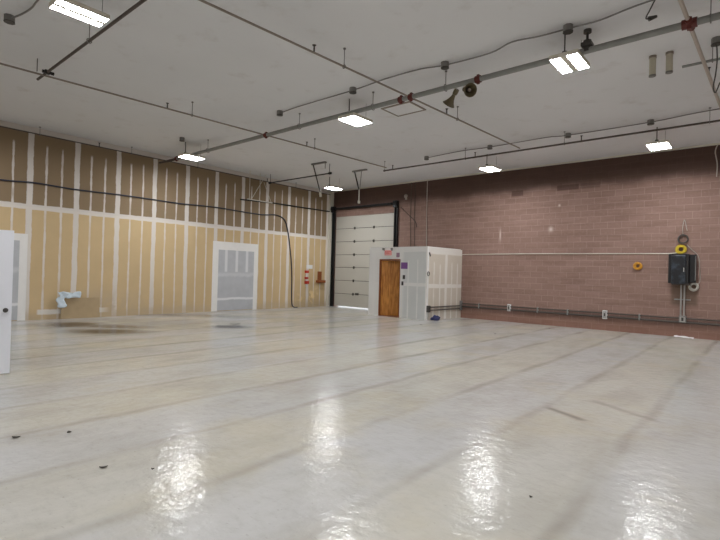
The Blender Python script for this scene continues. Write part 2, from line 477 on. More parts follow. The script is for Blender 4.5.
MB().cyl((GX0 - .1, YB - .12, 4.66), (GX1 + .1, YB - .12, 4.66), 0.03).cyl((GX0 + .1, YB - .12, 4.66), (GX1 - .1, YB - .12, 4.66), 0.06).build('torsion_spring', M['black'], gd)

# ------------------------------------------------------------------ drywall booth
BX0, BX1, BY, BXB, BZ = -11.87, -9.20, 14.55, -8.98, 2.64
DX0, DX1, DZ = -11.36, -10.38, 2.18
bt = thing('drywall_booth', 'white flat-roofed drywall booth with a wooden door against the red block wall', 'booth', ((BX0 + BX1) / 2, BY, 0))
mb = MB().box((BX0, BY, 0), (DX0, BY + .1, BZ)).box((DX1, BY, 0), (BX1, BY + .1, BZ)).box((DX0, BY, DZ), (DX1, BY + .1, BZ))
o = mb.build('front_wall', M['booth_front'], bt)
# keep the mud pattern where the sheets are: pattern coordinates are the wall's own
MB().prism([(BX1, BY + .1), (BXB, YB - .01), (BXB - .1, YB - .01), (BX1 - .1, BY + .1)], 0, BZ - .02).build('side_wall', M['booth_side'], bt)
MB().box((BX0, BY + .1, 0), (BX0 + .1, YB - .14, BZ - .02)).build('rear_side_wall', M['mud'], bt)
MB().prism([(BX0, BY + .1), (BX1 - .0, BY + .1), (BXB, YB - .14), (BX0, YB - .14)], BZ - .02, BZ).build('roof', M['mud'], bt)
MB().box((BX1 - .05, BY - .006, 0), (BX1 + .006, BY + .05, BZ)).build('corner_bead', M['mud'], bt)
MB().box((DX0, BY - .012, 0), (DX0 + .05, BY + .11, DZ)).box((DX1 - .02, BY - .012, 0), (DX1, BY + .11, DZ)).box((DX0, BY - .012, DZ - .05), (DX1, BY + .11, DZ)).build('door_frame', M['brown'], bt)
tag(MB().box((DX0, BY + .0, 0), (DX1, BY + .9, 0.012)).build('threshold', M['brown'], bt), 'brown threshold under the open door')
# leaf, hinged left and a little way in
a = math.radians(36)
rot = Matrix.Rotation(a, 3, 'Z')
hx, hy = DX0 + .05, BY + .06
L = DX1 - DX0 - .1
cx, cy = hx + math.cos(a) * L / 2, hy + math.sin(a) * L / 2
dl = MB().box((cx - L / 2, cy - .02, 0.02), (cx + L / 2, cy + .02, DZ - .055), rot).build('door', M['oak'], bt)
kx, ky = hx + math.cos(a) * (L - .08), hy + math.sin(a) * (L - .08)
MB().lathe([(0.0, 0.0), (.03, 0), (.03, .01), (.012, .015), (.012, .04), (.03, .05), (.032, .065), (.02, .08), (0.0, .082)], (kx + .003, ky - .02, 1.0), (math.sin(a), -math.cos(a), 0)).build('door_knob', M['steel'], dl)
# on the booth front
ex = thing('exit_sign', 'small red lettered exit sign with two lamp heads above the wooden door', 'exit sign', (-11.0, BY, 2.42))
exb = MB().box((-11.10, BY - .05, 2.32), (-10.79, BY, 2.52), bevel=0.008).build('housing', M['pink'], ex)
def text_mesh(body, size, loc, mat, parent, name):
    cu = bpy.data.curves.new(name, 'FONT'); cu.body = body; cu.size = size; cu.extrude = 0.002
    cu.align_x = 'CENTER'; cu.align_y = 'CENTER'
    to = bpy.data.objects.new(name, cu); COL.objects.link(to)
    dg = bpy.context.evaluated_depsgraph_get()
    me = bpy.data.meshes.new_from_object(to.evaluated_get(dg))
    bpy.data.objects.remove(to); bpy.data.curves.remove(cu)
    me.transform(Matrix.Rotation(PI / 2, 4, 'X'))
    me.materials.clear(); me.materials.append(mat)
    o = bpy.data.objects.new(name, me); COL.objects.link(o)
    off = Vector((0, 0, 0)); p = parent
    while p is not None: off += p.location; p = p.parent
    o.parent = parent; o.location = Vector(loc) - off
    return o
text_mesh('EXIT', 0.15, (-10.945, BY - .052, 2.42), M['exit_red'], ex, 'lettering')
for s in (-1, 1):
    px = -10.945 + s * 0.19
    MB().cyl((px, BY - .02, 2.50), (px, BY - .02, 2.55), 0.01).lathe([(0.0, 0), (.03, 0), (.05, .05), (.05, .06), (0.0, .062)], (px, BY - .03, 2.57), (0.3 * s, -1, -0.2)).box((px - .06 if s > 0 else px, BY - .04, 2.495), (px if s > 0 else px + .06, BY, 2.515)).build('lamp_head', M['grey_box'], ex)
tag(MB().box((-10.56, BY - .03, 2.25), (-10.42, BY, 2.42), bevel=0.01).build('alarm_box', M['mauve']), 'small mauve box on the booth between the exit sign and the purple notice', 'alarm box')
tag(MB().box((-10.34, BY - .012, 1.82), (-10.05, BY, 2.06)).build('wall_notice', M['purple']), 'square purple notice on the booth right of the wooden door', 'notice')
for zz, xx, wd, lb in ((1.515, -10.20, 'upper dark switch plate on the booth under the purple notice', .055), (1.28, -10.26, 'lower dark switch plate on the booth under the purple notice', .045)):
    s = thing('switch_plate', wd, 'switch', (xx, BY, zz))
    MB().box((xx - lb, BY - .012, zz - .075), (xx + lb, BY, zz + .075), bevel=0.006).build('plate', M['dark_grey'], s)
    MB().box((xx - .012, BY - .025, zz - .02), (xx + .012, BY - .01, zz + .02), bevel=0.004).build('toggle', M['black'], s)
s = MB().box((BX1 + .006, BY + .1, 2.28), (BX1 + .03, BY + .16, 2.44), Matrix.Rotation(0.5, 3, 'X'), 0.006).build('wall_clip', M['dark_grey'])
tag(s, 'upper small dark clip on the right corner of the booth', 'clip')
s = MB().torus((BX1 + .02, BY + .06, 1.66), 0.07, 0.012, (1, 0, 0)).build('wall_hook', M['dark_grey'], smooth=True)
tag(s, 'small dark ring hook halfway up the right corner of the booth', 'hook')

# ------------------------------------------------------------------ wall conduits
def px_line(y, pts): return [(p[0], y, p[1]) for p in pts]
wc = thing('wall_conduit', 'pair of dark conduits running low along the red block wall', 'conduit', (-5.0, YB, 0.5))
for zz, zr in ((.555, .02), (.44, .03)):
    MB().tube([(-8.9, YB - .05, zz), (XR, YB - .05, zz)], zr).build('pipe', M['dark_grey'] if zr < .02 else M['dark_pipe'], wc)
for xx in (-8.2, -6.0, -5.0, -2.9, -0.5, 1.5):
    MB().box((xx - .02, YB - .085, .40), (xx + .02, YB, .6), bevel=0.004).build('strap', M['galv'], wc)
def outlet(x, z0, z1, w, label, mat, d=.1):
    o = thing('outlet_box', label, 'outlet box', (x, YB, z0))
    MB().box((x - w, YB - d, z0), (x + w, YB, z1), bevel=0.008).build('box', mat, o)
    MB().box((x - w * .75, YB - d - .008, z0 + .02), (x + w * .75, YB - d, z1 - .02), bevel=0.003).build('cover_plate', M['steel'], o)
    MB().box((x - w * .3, YB - d - .012, (z0 + z1) / 2 - .05), (x + w * .3, YB - d - .006, (z0 + z1) / 2 + .05), bevel=0.002).build('socket', M['dark_grey'], o)
outlet(-7.02, .39, .64, .055, 'white outlet box on the wall conduits nearest the booth', M['white_paint'])
outlet(-3.86, .37, .64, .065, 'white outlet box on the wall conduits midway between booth and black panel', M['white_paint'])
outlet(-1.80, .43, .63, .09, 'grey junction box on the wall conduits below the black panel', M['grey_box'])
bc = thing('booth_conduit', 'pair of dark conduits along the right side of the white booth', 'conduit', (BX1, BY + .2, .45))
dxs = lambda yy: BX1 + (BXB - BX1) * (yy - BY - .1) / (YB - BY - .1)
for zz, zr in ((.46, .02), (.35, .02)):
    MB().tube([(dxs(BY + .15) + .04, BY + .15, zz), (dxs(YB - .1) + .04, YB - .1, zz + .01)], zr).build('pipe', M['dark_pipe'], bc)
MB().box((BX1 + .0, BY + .0, .28), (BX1 + .09, BY + .16, .52), bevel=0.01).build('end_box', M['dark_grey'], bc)
MB().box((BXB, YB - .13, .30), (BXB + .07, YB, .66), bevel=0.01).build('corner_bracket', M['grey_box'], bc)
cb = tag(MB().tube(smooth_path([(BX1 + .06, BY + .08, .29), (BX1 + .09, BY + .0, .17), (BX1 + .10, BY - .04, .05), (BX1 + .16, BY - .06, .014), (BX1 + .34, BY - .03, .013)]), 0.012).build('power_cord', M['grey_cable'], smooth=True), 'pale cord hanging from the conduit box at the booth corner', 'cord')
# crumpled navy cloth
mb = MB()
bmesh.ops.create_icosphere(mb.bm, subdivisions=3, radius=1)
for v in mb.bm.verts:
    nn = mnoise.noise(v.co * 2.2) * 0.35 + 1
    v.co = Vector((v.co.x * .12 * nn, v.co.y * .24 * nn, max(v.co.z, -0.2) * .14 * nn + .02))
    v.co += Vector((BX1 + .22, BY + .28, 0))
zmin = min(v.co.z for v in mb.bm.verts)
for v in mb.bm.verts: v.co.z -= zmin
tag(mb.build('cloth_bundle', M['navy'], smooth=True), 'crumpled dark blue bundle on the floor at the booth corner', 'bundle')

# ------------------------------------------------------------------ electrical panel on the wall
ep = thing('electrical_panel', 'black electrical panel on the red block wall under the yellow coil', 'electrical panel', (-1.88, YB, 1.57))
MB().box((-2.16, YB - .22, 1.57), (-1.66, YB - .002, 2.42), bevel=0.01).build('cabinet', M['black'], ep)
d = MB().box((-2.08, YB - .245, 1.55), (-1.74, YB - .222, 2.37), bevel=0.008).build('cover', M['panel_face'], ep)
MB().box((-1.79, YB - .26, 1.9), (-1.765, YB - .244, 2.02), bevel=0.004).build('latch', M['steel'], d)
MB().box((-1.655, YB - .14, 1.6), (-1.50, YB - .002, 2.40), bevel=0.01).build('side_trough', M['black'], ep)
MB().box((-1.52, YB - .16, 1.66), (-1.50, YB - .14, 2.36)).build('trough_edge', M['grey_box'], ep)
MB().box((-2.07, YB - .2, 1.52), (-1.62, YB - .02, 1.57), bevel=0.006).build('bottom_gland', M['dark_pipe'], ep)
pc = thing('riser_conduit', 'two upright grey conduits below the black electrical panel', 'conduit', (-1.81, YB, .63))
for xx in (-1.85, -1.77):
    MB().tube([(xx, YB - .06, .63), (xx, YB - .06, 1.53)], .022).build('pipe', M['steel'], pc)
MB().box((-2.02, YB - .035, 1.08), (-1.62, YB, 1.115)).build('strut_channel', M['galv'], pc)
def coil(name, label, c, R, r, n, mat, extra=None):
    o = thing(name, label, 'cable coil', (c[0], YB, c[1]))
    mb = MB()
    for i in range(n):
        mb.torus((c[0] + rnd.uniform(-.012, .012), YB - .03 - r - .02 * (i % 3), c[1] + rnd.uniform(-.012, .012)), R * (1 - .13 * (i // 3)), r, (rnd.uniform(-.12, .12), 1, rnd.uniform(-.12, .12)), 28, 6, .02)
    mb.build('loops', mat, o, True)
    MB().cyl((c[0], YB, c[1] + R * .72), (c[0], YB - .1, c[1] + R * .74), .012).build('wall_hook', M['dark_grey'], o)
    if extra: extra(o)
    return o
coil('cable_coil', 'yellow cable coil hanging on top of the black electrical panel', (-1.87, 2.56), .115, .022, 9, M['yellow'])
coil('cable_coil', 'orange cable coil alone on the red block wall', (-2.97, 2.06), .10, .02, 9, M['orange'])
coil('cable_coil', 'pale grey cable coil at the lower right of the black electrical panel', (-1.545, 1.475), .10, .02, 6, M['grey_cable'])
def nailcord(o):
    MB().tube(smooth_path([(-1.84, YB - .03, 2.98), (-1.85, YB - .03, 3.2), (-1.81, YB - .02, 3.42), (-1.76, YB - .03, 3.2), (-1.74, YB - .03, 3.1)]), .008).build('hanging_loop', M['grey_cable'], o, True)
coil('cable_coil', 'thin dark cable ring hanging from a nail above the yellow coil', (-1.83, 2.86), .12, .014, 3, M['dark_grey'], nailcord)
tag(MB().tube(smooth_path([(-1.74, YB - .03, 2.7), (-1.62, YB - .03, 2.55), (-1.46, YB - .03, 2.35), (-1.42, YB - .03, 1.95), (-1.41, YB - .03, 1.65), (-1.46, YB - .04, 1.55)]), .008).build('loose_cable', M['grey_cable'], smooth=True), 'thin pale cable looping down the right side of the black panel', 'cable')
tag(MB().tube([(-8.96, YB - .02, 2.45), (-6.0, YB - .02, 2.462), (-2.2, YB - .02, 2.44), (-1.98, YB - .02, 2.46)], .014).build('surface_conduit', M['off_white']), 'long pale conduit running level from booth to black panel', 'conduit')
def vconduit(x0, x1, z0, label, mat, r):
    tag(MB().tube([(x0, YB - .03, ZC - .05), (x0, YB - .03, 4.0), (x1, YB - .03, z0)], r).build('drop_conduit', mat, smooth=True), label, 'conduit')
vconduit(-10.64, -10.60, BZ, 'pale upright conduit dropping from ceiling to the booth roof', M['pale_pipe'], .016)
vconduit(-11.43, -11.38, BZ, 'faint upright conduit nearest the garage door on the block wall', M['dark_pipe'], .012)
vconduit(-11.23, -11.18, BZ, 'faint upright conduit second from the garage door on the block wall', M['dark_pipe'], .012)
tag(MB().tube(smooth_path([(-11.96, YB - .03, 4.5), (-11.6, YB - .05, 4.2), (-11.2, YB - .03, 3.85), (-11.12, YB - .03, 3.6)]), .014).build('slack_line', M['dark_pipe'], smooth=True), 'dark slack line from the garage door track corner across the block wall', 'cable')  # thin dark tube slanting down the block wall
al = thing('alarm_bell', 'small pale round bell high on block wall right of garage door', 'bell', (-11.69, YB, 4.95))
MB().lathe([(0.0, 0), (.05, 0), (.05, .03), (.085, .035), (.085, .06), (.05, .09), (0.0, .095)], (-11.69, YB, 4.95), (0, -1, 0)).build('gong', M['tan_pipe'], al, True)
MB().box((-11.74, YB - .03, 4.8), (-11.64, YB, 4.88), bevel=.005).build('back_box', M['tan_pipe'], al)
tag(MB().tube(smooth_path([(-1.07, YB - .03, ZC - .05), (-1.12, YB - .04, 5.3), (-1.07, YB - .03, 4.95), (-1.08, YB - .03, 4.6)]), .014).build('hanging_cable', M['pale_pipe'], smooth=True), 'pale cable hanging down the block wall from the ceiling at far right', 'cable')
# paper on the floor
mb = MB()
g = bmesh.ops.create_grid(mb.bm, x_segments=8, y_segments=4, size=.5)
for v in mb.bm.verts:
    v.co = Vector((v.co.x * .5 - 1.75, v.co.y * .16 + 16.5 - v.co.x * .25, .012 + .03 * abs(mnoise.noise(v.co * 3.1)) + .02 * (v.co.y + .5)))
o = mb.build('paper_scrap', M['white_paint'])
md = o.modifiers.new('thick', 'SOLIDIFY'); md.thickness = .006
tag(o, 'torn white paper strip on the floor under the black panel', 'paper')

# ------------------------------------------------------------------ left wall
def infill(name, label, y0, y1, z1, iy0, iy1, iz0, iz1):
    o = thing(name, label, 'wall patch', (XL, (y0 + y1) / 2, 0))
    MB().box((XL, y0, 0), (XL + .012, iy0, z1)).box((XL, iy1, 0), (XL + .012, y1, z1)).box((XL, iy0, iz1), (XL + .012, iy1, z1)).build('taped_border', M['mud'], o)
    MB().box((XL, iy0, .02), (XL + .006, iy1, iz1)).build('infill_sheet', M['infill'], o)
infill('doorway_patch', 'grey drywall patch in a broad white border, mid left wall', 10.25, 12.38, 2.70, 10.5, 12.18, .3, 2.38)
infill('doorway_patch', 'grey drywall patch in a white border partly behind the white door', 2.2, 4.24, 2.47, 2.4, 4.05, .04, 2.27)
MB_ = MB().tube(smooth_path([(XL + .03, 1.1, 3.87), (XL + .03, 2.2, 3.96), (XL + .03, 3.535, 3.91), (XL + .03, 4.36, 3.955), (XL + .03, 5.4, 3.925), (XL + .03, 6.67, 3.95), (XL + .03, 7.73, 3.95), (XL + .03, 8.83, 3.94), (XL + .03, 10.26, 3.985), (XL + .03, 11.89, 3.95), (XL + .03, 12.65, 3.96), (XL + .03, 13.19, 4.02), (XL + .03, 13.64, 3.93), (XL + .03, 13.88, 3.6), (XL + .03, 14.08, 2.78), (XL + .03, 14.24, 1.68), (XL + .03, 14.29, .3), (XL + .05, 14.4, .03), (XL + .2, 14.5, .025)]), .022)
tag(MB_.build('heavy_cable', M['cable'], smooth=True), 'long blue-black cable sagging across the left wall and down to the floor', 'cable')
tag(MB().tube([(XL + .05, 11.4, 4.44), (XL + .05, 12.9, 4.51), (XL + .05, 16.45, 4.55), (XL + .1, 16.55, 4.55)], .028).build('black_pipe', M['black']), 'black pipe along the upper left wall ending at the garage door track', 'pipe')
tag(MB().box((XL, 15.14, 1.76), (XL + .03, 15.52, 1.94), bevel=.006).build('wall_plate', M['white_paint']), 'white plate on the left wall above the red valve near garage door', 'wall plate')
rv = thing('valve_riser', 'red and white valve pipe low on the left wall near the garage door', 'valve', (XL, 15.13, 0.9))
MB().tube([(XL + .08, 15.1, .95), (XL + .08, 15.1, 1.7)], .04).build('pipe', M['white_paint'], rv)
for za, zb, yb_ in ((1.56, 1.68, 15.19), (1.28, 1.38, 15.16), (1.06, 1.2, 15.22)):
    MB().box((XL, 15.05, za), (XL + .15, yb_, zb), bevel=.01).build('red_fitting', M['red_paint'], rv)
bb = thing('wall_bracket', 'rusty brown bracket on the left wall closest to the garage door', 'bracket', (XL, 16.0, 1.1))
MB().box((XL, 15.88, 1.1), (XL + .02, 16.14, 1.65), bevel=.004).build('back_plate', M['brown'], bb)
MB().box((XL, 15.78, 1.12), (XL + .2, 16.24, 1.24), bevel=.01).build('shelf_arm', M['brown'], bb)
# remains at the foot of the left wall
mb = MB()
bmesh.ops.create_grid(mb.bm, x_segments=18, y_segments=14, size=.5)
dead = [f for f in mb.bm.faces if f.calc_center_median().x > -.16 and f.calc_center_median().y > -.12]
bmesh.ops.delete(mb.bm, geom=dead, context='FACES')
for v in mb.bm.verts:
    a_, b_ = v.co.x + .5, v.co.y + .5
    nn = mnoise.noise(Vector((a_ * 4, b_ * 4, 1.7))) * .05
    v.co = Vector((XL + .13 + .04 * b_ + abs(nn) * 1.5, 5.0 + a_ * .62 + .09 * mnoise.noise(Vector((b_ * 3, a_ * 3, 0))), 0.80 - b_ * .46 + nn))
o = mb.build('plastic_sheet', M['plastic'], smooth=True)
o.modifiers.new('thick', 'SOLIDIFY').thickness = .008
tag(o, 'crumpled pale blue plastic draped over the tan board at the left wall', 'plastic sheet')
tag(MB().box((XL + .06, 5.12, 0.0), (XL + .08, 6.2, .62), Matrix.Rotation(math.radians(-5), 3, 'Y')).build('board_sheet', M['tan_board']), 'tan board leaning at the foot of the left wall under the blue plastic', 'board')

# ------------------------------------------------------------------ white door at the left edge
wd = thing('door_2', 'open white door with dark knob at the left edge', 'door', (-8.36, 1.97, 0), kind='structure')
a2 = Vector((-8.56, 1.06, 0)); b2 = Vector((-8.31, 2.02, 0)); dd = (b2 - a2); ang = math.atan2(dd.y, dd.x)
cm = (a2 + b2) / 2; LL = dd.length
lf = MB().box((cm.x - LL / 2, cm.y - .022, .02), (cm.x + LL / 2, cm.y + .022, 2.08), Matrix.Rotation(ang, 3, 'Z'), .003).build('leaf', M['door_white'], wd)
u2 = dd.normalized(); nrm = Vector((u2.y, -u2.x, 0))
for s in (1, -1):
    kp = b2 - u2 * .07 + nrm * .022 * s
    MB().lathe([(0.0, 0.0), (.032, 0), (.032, .008), (.012, .012), (.012, .04), (.028, .05), (.03, .062), (.02, .075), (0.0, .078)], (kp.x, kp.y, .93), nrm * s).build('door_knob', M['dark_grey'], lf, True)
for hz in (.3, 1.05, 1.85):
    MB().cyl((a2.x, a2.y, hz - .05), (a2.x, a2.y, hz + .05), .012).build('hinge', M['steel'], lf)

# ------------------------------------------------------------------ ceiling lamps
def make_lamp(x, y, w, share=.47):
    o = thing('ceiling_lamp', '', 'ceiling light', (x, y, ZC))
    lw = w * share
    MB().box((x - w / 2 - .012, y - .33, 5.09), (x + w / 2 + .012, y + .33, 5.16), bevel=.008).build('housing', M['off_white'], o)
    for s in (-1, 1):
        cx_ = x + s * (w / 2 - lw / 2)
        MB().box((cx_ - lw / 2, y - .315, 5.0885), (cx_ + lw / 2, y + .315, 5.0905)).build('lens', M['lens'], o)
    if share < .4: MB().box((x - w * (.5 - share) + .004, y - .32, 5.082), (x + w * (.5 - share) - .004, y + .32, 5.091), bevel=.003).build('centre_rib', M['off_white'], o)
    MB().tube([(x - .02, y - .2, ZC), (x - .02, y - .2, 5.165)], .012).build('stem', M['dark_grey'], o)
    MB().cyl((x - .02, y - .2, 5.16), (x - .02, y - .2, 5.22), .04).build('stem_base', M['dark_grey'], o)
    MB().tube([(x + .1, y + .25, ZC), (x + .1, y + .25, 5.165)], .004, 6).build('hanger_wire', M['grey_box'], o)
    return o
lamps = [(-7.22, 8.2, .46, 'hanging double ceiling light before the grey main pipe, above room centre'),
         (-2.47, 8.03, .42, 'hanging double ceiling light at right beneath the thick grey main pipe'),
         (-13.8, 7.93, .46, 'hanging ceiling light at the left end of the thick grey main pipe'),
         (-6.85, 14.45, .44, 'hanging ceiling light by the block wall above the booth side'),
         (-2.14, 14.33, .46, 'hanging ceiling light by the block wall above the black panel'),
         (-13.7, 14.28, .42, 'hanging ceiling light in the corner above the garage door')]
base = None
for (lx, ly, lw, lb) in lamps:
    o = make_lamp(lx, ly, lw, .38 if lx == -2.47 else .47)
    o['label'] = lb; o['group'] = 'ceiling lights'
o = make_lamp(-7.3, 2.45, .33, .38); o['label'] = 'hanging twin tube ceiling light at the upper left, nearest the camera'; o['group'] = 'ceiling lights'

# ------------------------------------------------------------------ sprinkler pipes
def hanger(parent, x, y, z, r, mat=None, top=ZC):
    mb = MB().tube([(x, y, z + r), (x, y, top)], .007, 6).torus((x, y, z), r + .012, .008, (1, 0, 0) if mat != 'Y' else (0, 1, 0), 16, 6)
    mb.cyl((x, y, top - .02), (x, y, top), .025)
    return mb.build('hanger', M['grey_box'], parent)
def coupling(parent, x, y, z, r, axis, mat='red'):
    d = Vector((.05, 0, 0)) if axis == 'X' else Vector((0, .05, 0))
    p = Vector((x, y, z))
    mb = MB().cyl(p - d, p + d, r + .014, n=14).box(p - Vector((.025, .025, r + .035)), p + Vector((.025, .025, r + .035)), bevel=.008)
    return mb.build('coupling', M[mat], parent)
def sprinkler(parent, x, y, z, up=1):
    mb = MB().cyl((x, y, z), (x, y, z + up * .08), .014).lathe([(0.0, 0), (.016, 0), (.012, .03), (.03, .05), (.036, .055), (0.0, .056)], (x, y, z + up * .07), (0, 0, up), 10)
    return mb.build('sprinkler_head', M['dark_grey'], parent)
PZ = 5.22
mp = thing('main_pipe', 'thick grey sprinkler main crossing the ceiling past the horn speakers', 'pipe', (-8, 8.0, PZ))
MB().tube([(-14.9, 8.0, PZ), (XR, 8.0, PZ)], .049, 14).build('pipe', M['galv'], mp, True)
MB().cyl((-15.5, 8.0, PZ), (-14.9, 8.0, PZ), .042).tube([(-15.45, 8.0, PZ), (-15.9, 7.95, PZ)], .035).build('end_fitting', M['dark_pipe'], mp)
for cx_ in (-14.85, -10.2, -5.8, -5.55, -4.07):
    coupling(mp, cx_, 8.0, PZ, .052, 'X')
for cx_ in (-13.0, -8.9, -6.55, -4.75, -0.62):
    hanger(mp, cx_, 8.0, PZ, .052)
MB().cyl((-.95, 8.0, PZ), (-.77, 8.0, PZ), .068, n=16).cyl((-.86, 7.86, PZ), (-.85, 8.16, PZ), .045, n=14).box((-.89, 7.96, PZ - .085), (-.83, 8.04, PZ + .085), bevel=.008).build('red_tee', M['red'], mp)
cl = MB().cyl((-2.2, 8.0, PZ - .02), (-2.2, 8.0, PZ + .16), .06).box((-2.28, 7.92, PZ + .06), (-2.12, 8.08, PZ + .12), bevel=.01).cyl((-2.2, 8.0, PZ + .16), (-2.2, 8.0, ZC), .02).cyl((-2.2, 8.0, ZC - .05), (-2.2, 8.0, ZC), .06).build('pipe_support', M['dark_grey'], mp)

def branch(label, p0, p1, r, mat, heads, hangs):
    o = thing('branch_pipe', label, 'pipe', p0)
    p0, p1 = Vector(p0), Vector(p1)
    MB().tube([p0, p1], r, 10).build('pipe', mat, o, True)
    at = lambda yy: p0 + (p1 - p0) * ((yy - p0.y) / (p1.y - p0.y))
    for yy in heads: p = at(yy); sprinkler(o, p.x, p.y, p.z)
    for yy in hangs:
        p = at(yy); hanger(o, p.x, p.y, p.z, r, 'Y')
    return o
branch('thin dark pipe along the top of the left wall', (-15.9, 1.0, 5.33), (-15.9, 16.4, 5.33), .016, M['dark_pipe'], (6.0, 12.6), (4.4, 7.0, 9.4, 14.2))
branch('thin ceiling pipe crossing the main pipe at its left red coupling', (-10.62, 1.0, 5.19), (-10.05, 13.1, 5.29), .018, M['tan_pipe'], (5.35, 9.5), (5.95, 9.8))
branch('thin ceiling pipe crossing the main pipe left of the horn speakers', (-5.95, 1.0, 5.19), (-5.35, 13.15, 5.27), .018, M['tan_pipe'], (5.43, 9.4), (6.13, 9.85))
branch('pale white ceiling pipe crossing the main pipe at the red tee, far right', (-0.94, 5.0, 5.2), (-0.74, 13.2, 5.3), .027, M['pale_pipe'], (10.3,), ())
p2 = thing('cross_pipe', 'dark thin pipe under the ceiling parallel to the block wall, from the booth rightwards', 'pipe', (-5, 13.2, PZ))
MB().tube([(-10.25, 13.2, PZ), (XR, 13.2, PZ)], .024, 10).build('pipe', M['dark_pipe'], p2, True)
for xx in (-10.2, -7.08, -4.15, -1.0): hanger(p2, xx, 13.2, PZ, .024)
for xx in (-9.85, -6.75, -3.72): sprinkler(p2, xx, 13.2, PZ + .02)
p3 = thing('cross_pipe', 'dark pipe hanging at the upper left beside the twin tube light', 'pipe', (-8, 2.95, PZ))
MB().tube([(-10.9, 2.95, PZ), (-1.2, 2.95, PZ)], .024, 10).build('pipe', M['dark_pipe'], p3, True)
for xx in (-8.35, -5.2): hanger(p3, xx, 2.95, PZ, .024)
MB().cyl((-10.35, 2.87, PZ), (-10.35, 3.06, PZ), .03).box((-10.4, 2.9, PZ - .035), (-10.3, 3.0, PZ + .035), bevel=.01).build('clamp', M['black'], p3)
p4 = thing('cross_pipe', 'short black pipe near the ceiling over the far end of the left wall', 'pipe', (-14, 12.4, 5.2))
MB().tube([(-15.5, 12.38, 5.2), (-12.0, 12.38, 5.2)], .022, 10).build('pipe', M['black'], p4, True)
for xx in (-15.45, -12.05): MB().cyl((xx - .05, 12.38, 5.2), (xx + .05, 12.38, 5.2), .045).build('end_cap', M['black'], p4)
MB().tube([(-12.08, 12.38, 5.2), (-12.08, 12.38, ZC)], .01).build('hanger', M['dark_grey'], p4)
MB().tube([(-15.42, 12.38, 5.2), (-15.42, 12.38, ZC)], .01).build('hanger', M['dark_grey'], p4)
p5 = thing('cross_pipe', 'short grey pipe under the ceiling at far right beyond the main pipe', 'pipe', (-1.15, 9.75, 5.3))
MB().tube([(-1.14, 9.76, 5.3), (1.5, 9.76, 5.3)], .022, 10).build('pipe', M['galv'], p5, True)
for xx in (-.72, 1.3): hanger(p5, xx, 9.76, 5.3, .022)
# supports for the garage door gear
tr = thing('trapeze_hanger', 'white trapeze hanger of rods and a bar beside the left wall', 'hanger', (-15.6, 11.9, ZC))
MB().box((-15.63, 11.4, 4.41), (-15.57, 12.65, 4.44), bevel=.006).build('bar', M['off_white'], tr)
for yy, y2 in ((11.5, 11.5), (12.0, 12.0), (11.6, 12.3)):
    MB().tube([(-15.6, yy, 4.44), (-15.6, y2, ZC)], .012).build('rod', M['off_white'], tr)
MB().tube([(-15.6, 12.6, 4.42), (-15.6, 12.2, 5.2)], .01).build('brace', M['off_white'], tr)
h1 = thing('strut_hanger', 'dark strut hanging from a ceiling bracket left of the corner light', 'hanger', (-12.6, 12.05, ZC))
MB().box((-12.66, 12.0, ZC - .05), (-11.95, 12.1, ZC), bevel=.006).build('ceiling_bar', M['grey_box'], h1)
MB().tube([(-12.6, 12.05, ZC - .03), (-13.14, 13.0, 4.66)], .024).build('strut', M['dark_grey'], h1)
MB().cyl((-13.12, 12.96, 4.7), (-13.18, 13.05, 4.55), .05).build('end_clip', M['off_white'], h1)
MB().tube([(-11.98, 12.05, ZC - .03), (-11.98, 12.05, 5.3)], .012).build('rod', M['grey_box'], h1)
h2 = thing('strut_hanger', 'dark strut with a pale lower rod hanging before the garage door', 'hanger', (-12.1, 13.78, ZC))
MB().box((-12.2, 13.73, ZC - .05), (-11.5, 13.83, ZC), bevel=.006).build('ceiling_bar', M['grey_box'], h2)
MB().tube([(-12.1, 13.78, ZC - .03), (-12.05, 14.0, 4.85)], .026).build('strut', M['black'], h2)
MB().tube([(-11.75, 13.78, ZC - .03), (-12.0, 14.0, 4.85)], .014).build('rod', M['grey_box'], h2)
MB().tube([(-12.03, 14.0, 4.88), (-12.03, 14.0, 4.32)], .02).cyl((-12.03, 14.0, 4.32), (-12.03, 14.0, 4.42), .05).build('lower_rod', M['off_white'], h2)

# ------------------------------------------------------------------ conduit and boxes at the ceiling
CZ = 5.5
def conduit(label, pts, r, mat):
    return tag(MB().tube(smooth_path([(p[0], p[1], CZ) for p in pts], 5), r).build('ceiling_conduit', mat, smooth=True), label, 'conduit')
conduit('wavy grey conduit along the ceiling just beyond the main pipe', [(-9.1, 7.6), (-8.41, 7.56), (-6.74, 7.57), (-5.86, 7.51), (-5.05, 7.54), (-4.58, 7.67), (-3.72, 7.72), (-3.26, 7.57), (-2.83, 7.65), (-2.37, 7.68), (-1.95, 7.71), (-1.28, 7.59), (0.0, 7.6), (2.5, 7.7)], .013, M['grey_box'])
conduit('thin grey conduit along the ceiling near the block wall', [(-8.55, 13.42), (-7.31, 13.28), (-6.35, 13.35), (-4.69, 13.3), (-4.13, 13.42), (-2.19, 13.43), (-.83, 13.25), (2.4, 13.3)], .013, M['grey_box'])
conduit('short grey conduit at the upper left corner of the picture', [(-9.2, 2.1), (-8.91, 2.17), (-8.57, 2.21), (-8.24, 2.2), (-7.4, 2.2)], .014, M['grey_box'])
def jbox(x, y, label, s=.075):
    o = thing('junction_box', label, 'junction box', (x, y, ZC), 'ceiling junction boxes')
    mb = MB().cyl((x, y, 5.45), (x, y, ZC), s, n=8)
    mb.build('box', M['grey_box'], o)
    MB().cyl((x, y, 5.44), (x, y, 5.452), s * 1.06, n=8).build('cover', M['dark_grey'], o)
